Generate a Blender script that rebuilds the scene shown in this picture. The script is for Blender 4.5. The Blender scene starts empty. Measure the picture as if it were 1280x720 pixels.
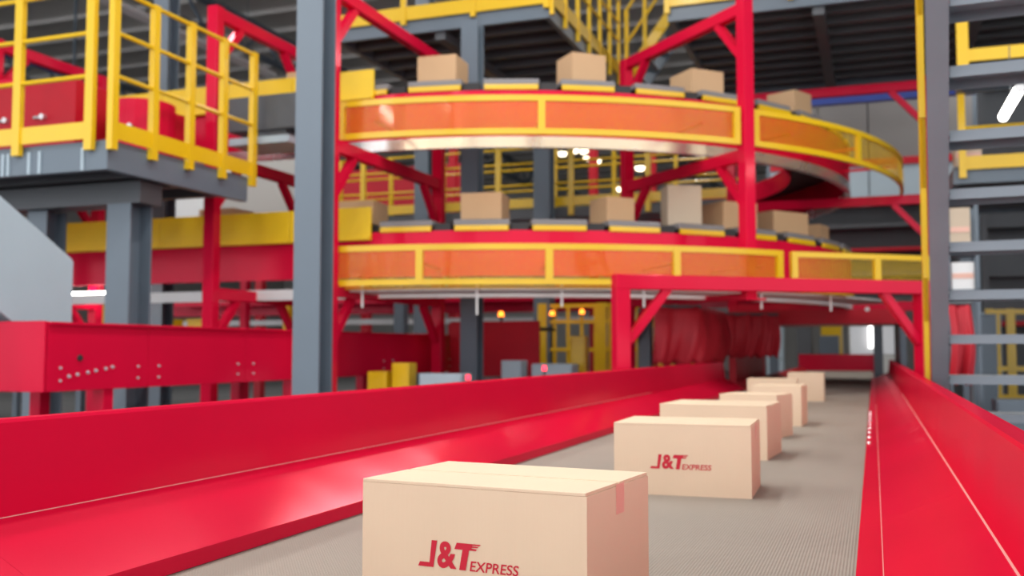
import bpy, math, random
from mathutils import Vector, Matrix
random.seed(11)
S = bpy.context.scene
COL = S.collection
R = math.radians

# ------------------------------------------------------------------ camera, world, exposure
cd = bpy.data.cameras.new('camera')
cam = bpy.data.objects.new('camera', cd); COL.objects.link(cam)
cam.location = (0, 0, 1.25)
cam.rotation_euler = (R(90 + 3.541), 0, R(19.927))
cd.sensor_width = 36; cd.lens = 35.0; cd.clip_end = 300
cd.dof.use_dof = True; cd.dof.focus_distance = 2.0; cd.dof.aperture_fstop = 3.6
S.camera = cam
S.view_settings.view_transform = 'Standard'
S.view_settings.look = 'None'
S.view_settings.gamma = 1.0
S.view_settings.use_curve_mapping = False
S.view_settings.exposure = 0.72
w = bpy.data.worlds.new('daylight'); S.world = w; w.use_nodes = True
bg = w.node_tree.nodes['Background']
bg.inputs[0].default_value = (0.93, 0.96, 1.0, 1); bg.inputs[1].default_value = 1.5

FILL_LAMPS = [  # added strip lamps that light the line: x, y, z, length, watts
    (-3.6, 1.5, 6.4, 7.0, 110), (-1.2, 3.2, 6.6, 7.0, 50), (-7.5, 0.5, 6.4, 7.0, 170),
    (-3.0, 6.4, 7.6, 7.0, 160), (3.2, 9.0, 7.4, 7.0, 130), (-9.5, 11.0, 8.6, 8.0, 200),
    (-4.0, 19.5, 8.8, 10.0, 260), (3.0, 24.0, 8.8, 8.0, 260), (-16.0, 20.0, 9.0, 8.0, 260), (-12.0, 32.0, 9.2, 10.0, 300),
]

# ------------------------------------------------------------------ materials
def rgb(c): return (c[0], c[1], c[2], 1.0)
def mat(name, col, rough=0.45, metal=0.0, coat=0.0, var=0.12, scale=3.0, bump=0.0, bscale=60.0, rvar=0.1, spec=0.5):
    m = bpy.data.materials.new(name); m.use_nodes = True
    nt = m.node_tree; N = nt.nodes; L = nt.links
    b = N['Principled BSDF']
    b.inputs['Metallic'].default_value = metal
    b.inputs['Coat Weight'].default_value = coat
    b.inputs['Coat Roughness'].default_value = 0.12
    b.inputs['Specular IOR Level'].default_value = spec
    tc = N.new('ShaderNodeTexCoord')
    n = N.new('ShaderNodeTexNoise'); n.inputs['Scale'].default_value = scale; n.inputs['Detail'].default_value = 5
    L.new(tc.outputs['Object'], n.inputs['Vector'])
    mx = N.new('ShaderNodeMix'); mx.data_type = 'RGBA'
    mx.inputs[6].default_value = rgb([c * (1 - var) for c in col]); mx.inputs[7].default_value = rgb([min(1, c * (1 + var)) for c in col])
    L.new(n.outputs['Fac'], mx.inputs[0]); L.new(mx.outputs[2], b.inputs['Base Color'])
    mr = N.new('ShaderNodeMapRange')
    mr.inputs[3].default_value = max(0.03, rough - rvar); mr.inputs[4].default_value = min(1, rough + rvar)
    L.new(n.outputs['Fac'], mr.inputs[0]); L.new(mr.outputs[0], b.inputs['Roughness'])
    if bump:
        n2 = N.new('ShaderNodeTexNoise'); n2.inputs['Scale'].default_value = bscale; n2.inputs['Detail'].default_value = 3
        L.new(tc.outputs['Object'], n2.inputs['Vector'])
        bp = N.new('ShaderNodeBump'); bp.inputs['Strength'].default_value = bump; bp.inputs['Distance'].default_value = 0.01
        L.new(n2.outputs['Fac'], bp.inputs['Height']); L.new(bp.outputs[0], b.inputs['Normal'])
    return m
def emis(name, col, s):
    m = bpy.data.materials.new(name); m.use_nodes = True
    b = m.node_tree.nodes['Principled BSDF']
    b.inputs['Base Color'].default_value = rgb(col)
    b.inputs['Emission Color'].default_value = rgb(col); b.inputs['Emission Strength'].default_value = s
    return m
M = {}
def lacquer(name, col, gloss, rough):
    m = bpy.data.materials.new(name); m.use_nodes = True
    nt = m.node_tree; N = nt.nodes; L = nt.links
    N.remove(N['Principled BSDF']); out = [n for n in N if n.type == 'OUTPUT_MATERIAL'][0]
    tc = N.new('ShaderNodeTexCoord'); n = N.new('ShaderNodeTexNoise'); n.inputs['Scale'].default_value = 1.6; n.inputs['Detail'].default_value = 4
    L.new(tc.outputs['Object'], n.inputs['Vector'])
    mx = N.new('ShaderNodeMix'); mx.data_type = 'RGBA'
    mx.inputs[6].default_value = rgb([c * 0.88 for c in col]); mx.inputs[7].default_value = rgb([c * 1.1 for c in col])
    L.new(n.outputs['Fac'], mx.inputs[0])
    n2 = N.new('ShaderNodeTexNoise'); n2.inputs['Scale'].default_value = 2.5; n2.inputs['Detail'].default_value = 1
    L.new(tc.outputs['Object'], n2.inputs['Vector'])
    bp = N.new('ShaderNodeBump'); bp.inputs['Strength'].default_value = 0.12; bp.inputs['Distance'].default_value = 0.03
    L.new(n2.outputs['Fac'], bp.inputs['Height'])
    d = N.new('ShaderNodeBsdfDiffuse'); g = N.new('ShaderNodeBsdfGlossy')
    g.inputs['Color'].default_value = rgb(gloss); g.inputs['Roughness'].default_value = rough
    L.new(mx.outputs[2], d.inputs['Color']); L.new(bp.outputs[0], g.inputs['Normal'])
    lw = N.new('ShaderNodeLayerWeight'); lw.inputs[0].default_value = 0.5
    pw = N.new('ShaderNodeMath'); pw.operation = 'POWER'; pw.inputs[1].default_value = 3.0
    ma = N.new('ShaderNodeMath'); ma.operation = 'MULTIPLY_ADD'; ma.inputs[1].default_value = 0.42; ma.inputs[2].default_value = 0.035
    L.new(lw.outputs['Facing'], pw.inputs[0]); L.new(pw.outputs[0], ma.inputs[0])
    sh = N.new('ShaderNodeMixShader'); L.new(ma.outputs[0], sh.inputs[0]); L.new(d.outputs[0], sh.inputs[1]); L.new(g.outputs[0], sh.inputs[2])
    L.new(sh.outputs[0], out.inputs[0])
    return m
M['red'] = lacquer('red lacquer', (0.66, 0.006, 0.042), (0.95, 0.30, 0.34), 0.16)
M['red_dark'] = mat('deep red paint', (0.50, 0.007, 0.022), 0.42, var=0.15, spec=0.25)
M['yellow'] = mat('yellow paint', (0.74, 0.465, 0.004), 0.36, coat=0.15, var=0.06)
M['yellow_sheet'] = mat('yellow sheet', (0.80, 0.53, 0.006), 0.4, var=0.08)
M['grey'] = mat('blue grey steel paint', (0.118, 0.152, 0.188), 0.42, var=0.10)
M['stair'] = mat('pale blue grey steel paint', (0.27, 0.31, 0.35), 0.42, var=0.10)
M['wall_dim'] = mat('dull wall sheet', (0.20, 0.19, 0.185), 0.7, var=0.1, scale=0.5)
M['grey_light'] = mat('light grey sheet', (0.40, 0.49, 0.55), 0.45, var=0.05)
M['grey_dark'] = mat('dark grey steel', (0.085, 0.092, 0.102), 0.5, var=0.15)
M['black'] = mat('black rubber', (0.018, 0.018, 0.02), 0.6, var=0.2)
M['deck'] = mat('carrier grey', (0.20, 0.195, 0.205), 0.5, var=0.08)
M['steel'] = mat('bare steel', (0.70, 0.70, 0.73), 0.25, metal=0.75, var=0.06)
M['white'] = mat('white sheet', (0.75, 0.76, 0.76), 0.5, var=0.04)
M['carton2'] = mat('plain brown carton', (0.56, 0.36, 0.20), 0.75, var=0.07, bump=0.1)
M['wood'] = mat('pale kraft sack', (0.55, 0.45, 0.34), 0.8, var=0.08)
M['blue'] = mat('blue paint', (0.02, 0.05, 0.30), 0.4)
M['canvas'] = mat('red canvas', (0.48, 0.010, 0.025), 0.6, var=0.2, bump=0.25, bscale=14)
M['seam_highlight'] = mat('worn edge and painted highlight', (0.72, 0.30, 0.28), 0.45, var=0.2, scale=20)  # pale edge wear; also paints the highlight along the creases
M['ceiling'] = mat('ceiling sheet', (0.50, 0.48, 0.455), 0.6, var=0.12, scale=0.4)
M['wall'] = mat('wall sheet', (0.42, 0.41, 0.39), 0.7, var=0.08, scale=0.5)
M['tape'] = mat('parcel tape', (0.74, 0.43, 0.34), 0.3, var=0.05)
M['print'] = mat('red print', (0.55, 0.006, 0.030), 0.6, var=0.05)
M['lamp'] = emis('lamp glow', (1.0, 0.96, 0.88), 14)
M['warm'] = emis('warm lamp glow', (1.0, 0.84, 0.58), 3.5)
M['orange_led'] = emis('orange beacon', (1.0, 0.22, 0.02), 3)
M['red_led'] = emis('red indicator', (1.0, 0.03, 0.06), 2.2)
M['window'] = emis('daylit window', (0.90, 0.92, 0.96), 0.20)
M['window'].node_tree.nodes['Principled BSDF'].inputs['Base Color'].default_value = (0.25, 0.25, 0.26, 1)
M['tube_soft'] = emis('soft tube glow', (1.0, 0.98, 0.95), 3.0)

def belt_mat():
    m = mat('woven belt', (0.305, 0.270, 0.230), 0.62, var=0.20, scale=1.4, spec=0.35)
    nt = m.node_tree; N = nt.nodes; L = nt.links; b = N['Principled BSDF']
    tc = N.new('ShaderNodeTexCoord'); hs = []
    for d in ('X', 'Y'):
        wv = N.new('ShaderNodeTexWave'); wv.bands_direction = d; wv.inputs['Scale'].default_value = 42 if d == 'X' else 30
        wv.inputs['Distortion'].default_value = 0.6
        L.new(tc.outputs['Object'], wv.inputs['Vector']); hs.append(wv)
    mx = N.new('ShaderNodeMath'); mx.operation = 'MULTIPLY'
    L.new(hs[0].outputs['Fac'], mx.inputs[0]); L.new(hs[1].outputs['Fac'], mx.inputs[1])
    bp = N.new('ShaderNodeBump'); bp.inputs['Strength'].default_value = 0.55; bp.inputs['Distance'].default_value = 0.004
    L.new(mx.outputs[0], bp.inputs['Height']); L.new(bp.outputs[0], b.inputs['Normal'])
    return m
M['belt'] = belt_mat()
def carton_mat():
    m = mat('kraft carton', (0.73, 0.575, 0.405), 0.62, var=0.05, scale=5)
    nt = m.node_tree; N = nt.nodes; L = nt.links; b = N['Principled BSDF']
    tc = N.new('ShaderNodeTexCoord')
    wv = N.new('ShaderNodeTexWave'); wv.bands_direction = 'X'; wv.inputs['Scale'].default_value = 28; wv.inputs['Distortion'].default_value = 1.5
    n2 = N.new('ShaderNodeTexNoise'); n2.inputs['Scale'].default_value = 9
    L.new(tc.outputs['Object'], wv.inputs['Vector']); L.new(tc.outputs['Object'], n2.inputs['Vector'])
    ad = N.new('ShaderNodeMath'); ad.operation = 'MULTIPLY_ADD'; ad.inputs[1].default_value = 0.12
    L.new(wv.outputs['Fac'], ad.inputs[0]); L.new(n2.outputs['Fac'], ad.inputs[2])
    bp = N.new('ShaderNodeBump'); bp.inputs['Strength'].default_value = 0.25; bp.inputs['Distance'].default_value = 0.006
    L.new(ad.outputs[0], bp.inputs['Height']); L.new(bp.outputs[0], b.inputs['Normal'])
    return m
M['carton'] = carton_mat()
def sheet_mat():
    m = bpy.data.materials.new('clear guard sheet'); m.use_nodes = True
    nt = m.node_tree; N = nt.nodes; L = nt.links
    for n in list(N):
        if n.type != 'OUTPUT_MATERIAL': N.remove(n)
    out = [n for n in N if n.type == 'OUTPUT_MATERIAL'][0]
    t = N.new('ShaderNodeBsdfTransparent'); t.inputs[0].default_value = (1.0, 0.90, 0.70, 1)
    g = N.new('ShaderNodeBsdfGlossy'); g.inputs['Roughness'].default_value = 0.06
    mx = N.new('ShaderNodeMixShader')
    lw = N.new('ShaderNodeLayerWeight'); lw.inputs[0].default_value = 0.5
    pw = N.new('ShaderNodeMath'); pw.operation = 'POWER'; pw.inputs[1].default_value = 4.0
    ma = N.new('ShaderNodeMath'); ma.operation = 'MULTIPLY_ADD'; ma.inputs[1].default_value = 0.35; ma.inputs[2].default_value = 0.018
    L.new(lw.outputs['Facing'], pw.inputs[0]); L.new(pw.outputs[0], ma.inputs[0])
    L.new(ma.outputs[0], mx.inputs[0]); L.new(t.outputs[0], mx.inputs[1]); L.new(g.outputs[0], mx.inputs[2])
    L.new(mx.outputs[0], out.inputs[0])
    return m
M['sheet'] = sheet_mat()
def floor_mat():
    m = mat('epoxy floor', (0.15, 0.155, 0.16), 0.35, var=0.15, scale=0.7)
    return m
M['floor'] = floor_mat()

# ------------------------------------------------------------------ mesh helpers
ORG = {}          # world origin of every thing
class MB:
    def __init__(s): s.v = []; s.f = []; s.smooth = False
    def add(s, vs, fs):
        o = len(s.v); s.v += [tuple(p) for p in vs]; s.f += [tuple(i + o for i in f) for f in fs]; return s
    def box(s, c, d, rz=0.0, rx=0.0, ry=0.0):
        m = Matrix.Rotation(rz, 3, 'Z') @ Matrix.Rotation(ry, 3, 'Y') @ Matrix.Rotation(rx, 3, 'X')
        hx, hy, hz = d[0] / 2, d[1] / 2, d[2] / 2
        vs = [Vector(c) + m @ Vector((x * hx, y * hy, z * hz)) for z in (-1, 1) for y in (-1, 1) for x in (-1, 1)]
        return s.add(vs, [(0, 2, 3, 1), (4, 5, 7, 6), (0, 1, 5, 4), (2, 6, 7, 3), (0, 4, 6, 2), (1, 3, 7, 5)])
    def b2(s, lo, hi):
        return s.box([(a + b) / 2 for a, b in zip(lo, hi)], [abs(b - a) for a, b in zip(lo, hi)])
    def bar(s, p, q, wd, h, up=(0, 0, 1)):
        p = Vector(p); q = Vector(q); d = (q - p).normalized(); u = Vector(up)
        if abs(d.dot(u)) > 0.98: u = Vector((0, 1, 0))
        r = d.cross(u).normalized(); u = r.cross(d).normalized()
        vs = [b + r * (x * wd / 2) + u * (y * h / 2) for b in (p, q) for x, y in ((-1, -1), (1, -1), (1, 1), (-1, 1))]
        return s.add(vs, [(0, 1, 2, 3), (7, 6, 5, 4), (0, 4, 5, 1), (1, 5, 6, 2), (2, 6, 7, 3), (3, 7, 4, 0)])
    def tube(s, p, q, r0, r1=None, n=10):
        r1 = r0 if r1 is None else r1
        p = Vector(p); q = Vector(q); d = (q - p).normalized(); u = Vector((0, 0, 1))
        if abs(d.dot(u)) > 0.98: u = Vector((0, 1, 0))
        a = d.cross(u).normalized(); b = a.cross(d).normalized()
        vs = []
        for c, rr in ((p, r0), (q, r1)):
            for k in range(n):
                t = 2 * math.pi * k / n; vs.append(c + a * (rr * math.cos(t)) + b * (rr * math.sin(t)))
        fs = [(k, (k + 1) % n, n + (k + 1) % n, n + k) for k in range(n)] + [tuple(range(n))[::-1], tuple(range(n, 2 * n))]
        return s.add(vs, fs)
    def poly(s, pts, axis, a, b):
        """closed 2-D outline extruded along an axis (x: pts=(y,z); y: pts=(x,z); z: pts=(x,y))"""
        n = len(pts)
        def P(p, t): return (t, p[0], p[1]) if axis == 'x' else (p[0], t, p[1]) if axis == 'y' else (p[0], p[1], t)
        vs = [P(p, a) for p in pts] + [P(p, b) for p in pts]
        return s.add(vs, [tuple(range(n)), tuple(range(n, 2 * n))[::-1]] + [(k, n + k, n + (k + 1) % n, (k + 1) % n) for k in range(n)])
    def sweep(s, prof, path, closed=True):
        """profile of (r, z) swept along path of (base xy, outward normal xy)"""
        n = len(prof); vs = []
        for (bx, by), (nx, ny) in path:
            for r, z in prof: vs.append((bx + nx * r, by + ny * r, z))
        fs = []
        for i in range(len(path) - 1):
            for k in range(n if closed else n - 1):
                k2 = (k + 1) % n
                fs.append((i * n + k, (i + 1) * n + k, (i + 1) * n + k2, i * n + k2))
        if closed:
            fs += [tuple(range(n)), tuple((len(path) - 1) * n + k for k in range(n))[::-1]]
        return s.add(vs, fs)
    def build(s, name, m, parent=None, bevel=0.0, smooth=False):
        o0 = Vector(ORG.get(parent.name, (0, 0, 0))) if parent else Vector((0, 0, 0))
        me = bpy.data.meshes.new(name)
        me.from_pydata([tuple(Vector(p) - o0) for p in s.v], [], s.f); me.validate(); me.update()
        import bmesh
        bm = bmesh.new(); bm.from_mesh(me); bmesh.ops.recalc_face_normals(bm, faces=bm.faces)
        if bevel:
            bmesh.ops.bevel(bm, geom=[e for e in bm.edges if e.is_manifold and e.calc_face_angle(0) > 0.6], offset=bevel, segments=2, affect='EDGES', profile=0.6)
        bm.to_mesh(me); bm.free()
        if smooth:
            for p in me.polygons: p.use_smooth = True
        me.materials.append(M[m] if isinstance(m, str) else m)
        ob = bpy.data.objects.new(name, me); COL.objects.link(ob)
        if parent: ob.parent = parent
        ORG[ob.name] = tuple(o0)
        return ob
LABELS = set()
def tag(o, label, cat, group=None):
    o['label'] = label; o['category'] = cat
    if group: o['group'] = group
    return o
def thing(name, label, cat, loc=(0, 0, 0), group=None, rz=0.0):
    o = bpy.data.objects.new(name, None); COL.objects.link(o); o.location = loc; o.rotation_euler = (0, 0, rz)
    o.empty_display_size = 0.2
    ORG[o.name] = tuple(loc) if rz == 0 else (0, 0, 0)
    return tag(o, label, cat, group)
def local_thing(name, label, cat, loc, rz, group=None):
    """parts are built in the thing's own coordinates"""
    o = thing(name, label, cat, loc, group, rz); ORG[o.name] = (0, 0, 0); return o
def struct(name, mb, m, **k):
    o = mb.build(name, m, **k); o['kind'] = 'structure'; return o
def copy_thing(root, label, loc, rz, group=None):
    r = root.copy(); COL.objects.link(r); r.location = loc; r.rotation_euler = (0, 0, rz); r['label'] = label
    if group: r['group'] = group
    for ch in root.children:
        c = ch.copy(); COL.objects.link(c); c.parent = r
        for g in ch.children:
            d = g.copy(); COL.objects.link(d); d.parent = c
    return r

# ------------------------------------------------------------------ the hall
struct('floor', MB().b2((-40, -14, -0.3), (18, 62, 0)), 'floor')
ceil = struct('ceiling', MB().b2((-40, -14, 12.0), (18, 62, 12.2)), 'ceiling')
for k in range(26):
    y = 18 + 1.7 * k
    MB().b2((-40, y - 0.06, 11.86), (18, y + 0.06, 12.0)).build('purlin', 'ceiling', ceil)
for k in range(6):
    x = -36 + 9 * k
    mb = MB().b2((x - 0.15, 16, 11.3), (x + 0.15, 62, 11.45)).b2((x - 0.12, 16, 10.4), (x + 0.12, 62, 10.52))
    for j in range(24):
        mb.bar((x, 16 + 1.9 * j, 10.46), (x, 16 + 1.9 * (j + 0.5), 11.36), 0.08, 0.08).bar((x, 16 + 1.9 * (j + 0.5), 11.36), (x, 16 + 1.9 * (j + 1), 10.46), 0.08, 0.08)
    mb.build('roof_truss', 'grey', ceil)
struct('wall_back', MB().b2((-40, 62, 0), (18, 62.3, 12.2)), 'wall')
wr = struct('wall_right', MB().b2((18, 7, 0), (18.3, 62, 12.2)), 'wall')
wl = struct('wall_left', MB().b2((-40.3, 8, 0), (-40, 62, 12.2)), 'wall')

# ------------------------------------------------------------------ main belt conveyor
conv = thing('belt_conveyor', 'wide grey belt conveyor with sloping red side rails, carrying the row of cartons', 'conveyor', (-0.755, 8, 0))
YA, YB = -1.0, 25.0
MB().b2((-1.485, YA, 0.715), (-0.025, YB, 0.75)).build('belt', 'belt', conv)
MB().b2((-1.5, YA, 0.60), (-0.01, YB, 0.712)).build('bed', 'red_dark', conv)
def rail_sections(side, splits, prof_slope, prof_panel, prof_lip):
    for a, b in zip(splits[:-1], splits[1:]):
        g = 0.0004
        r = MB().poly(prof_panel, 'y', a + g, b - g).build('side_rail', 'red', conv)
        MB().poly(prof_slope, 'y', a + g, b - g).build('apron', 'red', r)
        MB().poly(prof_lip, 'y', a + g, b - g).build('lip', 'red', r)
# left rail: lip, sloping apron, upright panel with a folded rim
rail_sections('l', [YA, 1.5, 3.92, 7.3, 12.3],
    [(-1.478, 0.790), (-1.700, 0.902), (-1.700, 0.890), (-1.478, 0.778)],
    [(-1.700, 0.60), (-1.700, 0.902), (-1.722, 1.096), (-1.728, 1.103), (-1.772, 1.103), (-1.778, 1.096), (-1.778, 1.06), (-1.770, 1.06), (-1.770, 1.090), (-1.735, 1.090), (-1.715, 0.90), (-1.715, 0.60)],
    [(-1.4785, 0.752), (-1.4785, 0.7775), (-1.486, 0.7735), (-1.486, 0.752)])
# right rail
rail_sections('r', [YA, 2.9, 6.9, 11.0, 17.5],
    [(0.010, 0.786), (0.218, 0.878), (0.218, 0.866), (0.010, 0.774)],
    [(0.218, 0.60), (0.218, 0.878), (0.238, 1.076), (0.244, 1.083), (0.288, 1.083), (0.294, 1.076), (0.294, 1.04), (0.286, 1.04), (0.286, 1.070), (0.25, 1.070), (0.232, 0.876), (0.232, 0.60)],
    [(-0.046, 0.757), (-0.046, 0.769), (0.010, 0.779), (0.014, 0.770), (0.014, 0.757)])
# strips painting the highlight along both creases, worn edge at the right lip joint, weld dots of the fixing screws by the belt
MB().poly([(0.2150, 0.8765), (0.2181, 0.8785), (0.2187, 0.8815), (0.2168, 0.8785)], 'y', YA, 9).build('crease_highlight', 'seam_highlight', conv)
MB().poly([(-1.6990, 0.9018), (-1.7002, 0.9024), (-1.7004, 0.9040), (-1.6996, 0.9030)], 'y', YA, 8).build('crease_highlight', 'seam_highlight', conv)
MB().poly([(0.0085, 0.7860), (0.0105, 0.7868), (0.0105, 0.7874), (0.0085, 0.7870)], 'y', YA, 9).build('worn_edge', 'seam_highlight', conv)
for k in range(9):
    y = 5.45 + 0.33 * k
    MB().tube((-0.030, y, 0.770), (-0.030, y, 0.781), 0.012, 0.008, 8).build('bolt', 'steel', conv)
# lower plain rail on the left past the end of the tall rail
MB().poly([(-1.49, 0.752), (-1.60, 0.84), (-1.64, 0.84), (-1.64, 0.6), (-1.49, 0.6)], 'y', 12.3, 25).build('low_rail', 'red_dark', conv)
MB().b2((-1.7, 24.9, 0.70), (0.2, 25.0, 1.14)).build('end_plate', 'red', conv)
for y in (-0.5, 2.5, 5.5, 8.6, 12, 15.5, 19, 22.5):
    for x in (-1.62, 0.10):
        MB().b2((x - 0.04, y - 0.04, 0), (x + 0.04, y + 0.04, 0.6)).build('leg', 'red_dark', conv)

# ------------------------------------------------------------------ lettering
def text_pts(s, shear, offset):
    cu = bpy.data.curves.new('lettering', 'FONT'); cu.body = s; cu.shear = shear; cu.offset = offset; cu.resolution_u = 6
    to = bpy.data.objects.new('lettering', cu); COL.objects.link(to)
    dg = bpy.context.evaluated_depsgraph_get(); me = bpy.data.meshes.new_from_object(to.evaluated_get(dg))
    vs = [(v.co.x, v.co.y) for v in me.vertices]; fs = [tuple(p.vertices) for p in me.polygons]
    bpy.data.objects.remove(to); bpy.data.curves.remove(cu); bpy.data.meshes.remove(me)
    return vs, fs
def fit(vs, x0, x1, y0, y1):
    ax = [v[0] for v in vs]; ay = [v[1] for v in vs]; a, b, c, d = min(ax), max(ax), min(ay), max(ay)
    return [(x0 + (x - a) / (b - a) * (x1 - x0), y0 + (y - c) / (d - c) * (y1 - y0)) for x, y in vs]
AMP = text_pts('&', 0.0, 0.035); EXP = text_pts('EXPRESS', 0.14, 0.014)
def logo_mb(x0, z_base, y):
    """logo on a carton front in the plane y; units of the lettering grid: 1080 wide = 0.21 m"""
    u = 0.21 / 1080; mb = MB()
    def L(px, py): return (x0 + (px - 45) * u, y, z_base + (350 - py) * u)
    def P(pts):
        mb.add([L(*p) for p in pts], [tuple(range(len(pts)))])
    P([(195, 96), (255, 96), (215, 350), (165, 350), (172, 308)]); P([(45, 350), (65, 308), (172, 308), (165, 350)])
    P([(470, 98), (640, 98), (628, 160), (445, 160)]); P([(533, 160), (604, 160), (568, 350), (498, 350)])
    P([(636, 98), (727, 98), (716, 112), (634, 112)]); P([(634, 118), (706, 120), (694, 132), (630, 132)]); P([(628, 140), (688, 144), (676, 160), (620, 160)])
    vs, fs = AMP; v2 = fit(vs, 258, 470, 350, 96); mb.add([L(*p) for p in v2], fs)
    vs, fs = EXP; v2 = fit(vs, 612, 1125, 352, 256); mb.add([L(*p) for p in v2], fs)
    return mb

# ------------------------------------------------------------------ cartons on the belt
def carton(label, loc, rz, wd, dp, h, logo=False, mk='carton', group='cartons riding on the belt', tape=True):
    t = local_thing('cardboard_carton', label, 'carton', loc, R(rz), group)
    x, y = wd / 2, dp / 2
    MB().b2((-x, -y, 0), (x, y, h - 0.0062)).build('body', mk, t)
    s = 0.0045
    for a, b in ((-y, -s), (s, y)):
        MB().b2((-x, a, h - 0.0060), (x - 0.0025, b, h)).build('flap', mk, t, bevel=0.001)
    if tape and logo:
        MB().b2((x + 0.0002, -0.022, h - 0.058), (x + 0.0008, 0.022, h - 0.002)).build('tape', 'tape', t)
    if logo:
        lg = logo_mb(-x + 0.127, h - 0.155, -y - 0.0012).build('logo', 'print', t); lg['label'] = 'red J&T EXPRESS lettering'
        for p in lg.data.polygons: p.use_smooth = False
    return t
B = 0.75
def by_front(label, fx, fy, rz, wd, dp, h, **k):   # fx, fy: the front left bottom corner
    a = R(rz); cx = fx + math.cos(a) * wd / 2 - math.sin(a) * dp / 2; cy = fy + math.sin(a) * wd / 2 + math.cos(a) * dp / 2
    return carton(label, (cx, cy, B), rz, wd, dp, h, **k)
by_front('large nearest cardboard carton with sharp red J&T EXPRESS logo on the belt', -0.940, 1.742, -6.2, 0.468, 0.335, 0.25, logo=True)
by_front('second cardboard carton on the belt, with a slightly blurred red logo', -0.863, 3.43, 1.5, 0.470, 0.36, 0.245, logo=True)
by_front('third cardboard carton on the belt, directly behind the second logo carton', -0.955, 4.685, -3.5, 0.495, 0.43, 0.245)
by_front('fourth carton on the belt, narrow, turned slightly, between the third and fifth', -0.845, 5.86, -12, 0.335, 0.30, 0.245)
by_front('fifth carton on the belt, tall narrow front, third from the far end', -0.765, 6.78, -2, 0.315, 0.40, 0.262)
by_front('sixth carton on the belt, its brown left part peeping out behind the fifth', -1.05, 8.95, 2, 0.42, 0.34, 0.245)
by_front('seventh and farthest carton on the belt, alone near the dark tunnel', -0.795, 10.1, 1, 0.335, 0.33, 0.275)

# ------------------------------------------------------------------ loop sorters
CX, CY = -5.32, 14.8
def path(a0, a1, step=1.5, x_start=None, x_end=None):
    p = []
    if x_start is not None: p.append(((x_start, CY), (0, -1)))
    n = max(2, int(abs(a1 - a0) / step) + 1)
    for k in range(n):
        a = R(a0 + (a1 - a0) * k / (n - 1)); p.append(((CX, CY), (math.sin(a), -math.cos(a))))
    if x_end is not None: p.append(((x_end, CY), (0, 1)))
    return p
def pol(r, a): return (CX + r * math.sin(R(a)), CY - r * math.cos(R(a)))
def rect(r0, r1, z0, z1): return [(r0, z0), (r1, z0), (r1, z1), (r0, z1)]
def sorter(name, label, zf0, zf1, zs0, zs1, deck, rim):
    t = thing(name, label, 'sorter', (CX, CY, 0))
    full = path(0, 180, 3, -16.0, -16.0)
    MB().sweep(rect(5.03, 5.05, zf0, zf1), full).build('fascia', 'red', t, smooth=False)
    MB().sweep(rect(4.22, 4.24, zf1 - 0.3, zf1), full).build('inner_fascia', 'red', t)
    MB().sweep(rect(4.24, 5.03, zf1 - 0.10, zf1 - 0.06), full).build('track_bed', 'black', t)
    MB().sweep(rect(4.98, 5.06, zs0, zs1), full).build('underside_rim', rim, t)
    return t
def guard(t, r, z0, z1, a0, a1, bars, rail=0.06):
    p = path(a0, a1, 1.5)
    g = MB().sweep(rect(r - 0.02, r + 0.02, z1 - rail, z1), p).sweep(rect(r - 0.02, r + 0.02, z0, z0 + rail), p).build('guard_frame', 'yellow', t)
    for a in bars:
        x, y = pol(r, a); MB().box((x, y, (z0 + z1) / 2), (0.075, 0.05, z1 - z0 - 0.004), rz=R(a)).build('guard_bar', 'yellow', g)
    mb = MB(); n = int(R(a1 - a0) * r / 0.034)
    for k in range(n):
        a = a0 + (a1 - a0) * k / n; x, y = pol(r, a)
        mb.box((x, y, (z0 + z1) / 2), (0.0034, 0.0022, z1 - z0 - 0.1), rz=R(a))
    for k in range(1, int((z1 - z0) / 0.034)):
        z = z0 + 0.034 * k; mb.sweep(rect(r - 0.0013, r + 0.0013, z - 0.0017, z + 0.0017), path(a0, a1, 2))
    wm = mb.build('wire_mesh', 'yellow_sheet', g); wm['kind'] = 'stuff'
    MB().sweep(rect(r - 0.009, r - 0.006, z0 + 0.05, z1 - 0.05), p).build('clear_sheet', 'sheet', g)
    return g
up = sorter('sorter_loop', 'upper red sorter loop curving overhead with orange mesh guard and silver rim', 3.56, 4.07, 3.44, 3.56, 4.2, 'steel')
lo = sorter('sorter_loop', 'lower red sorter loop curving below the silver rimmed one, over the belt', 2.04, 2.54, 1.81, 1.93, 2.66, 'white')
guard(up, 5.74, 3.43, 3.835, 1.0, 44.4, (1.4, 22.5, 44.1))
guard(up, 5.74, 3.43, 3.835, 46.3, 92, (46.6, 64.9, 91.6))
guard(lo, 5.90, 1.89, 2.30, -0.5, 48.5, (-0.2, 10.5, 23.1, 35.9, 48.2))
# straight end panel of the lower guard, running off to the right
gx = MB().bar((-0.80, 11.02, 2.27), (0.62, 12.10, 2.27), 0.04, 0.06).bar((-0.80, 11.02, 1.92), (0.62, 12.10, 1.92), 0.04, 0.06).build('guard_frame', 'yellow', lo)
dx, dy = 1.42, 1.08
for f in (0.012, 0.6, 0.99):
    MB().box((-0.80 + dx * f, 11.02 + dy * f, 2.095), (0.075, 0.05, 0.40), rz=math.atan2(dy, dx)).build('guard_bar', 'yellow', gx)
mb = MB()
for k in range(52):
    f = k / 52; mb.box((-0.80 + dx * f, 11.02 + dy * f, 2.095), (0.0042, 0.0025, 0.34), rz=math.atan2(dy, dx))
for k in range(1, 11): mb.bar((-0.80, 11.02, 1.92 + 0.033 * k), (0.62, 12.10, 1.92 + 0.033 * k), 0.0025, 0.0042)
wm = mb.build('wire_mesh', 'yellow_sheet', gx); wm['kind'] = 'stuff'
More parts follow.
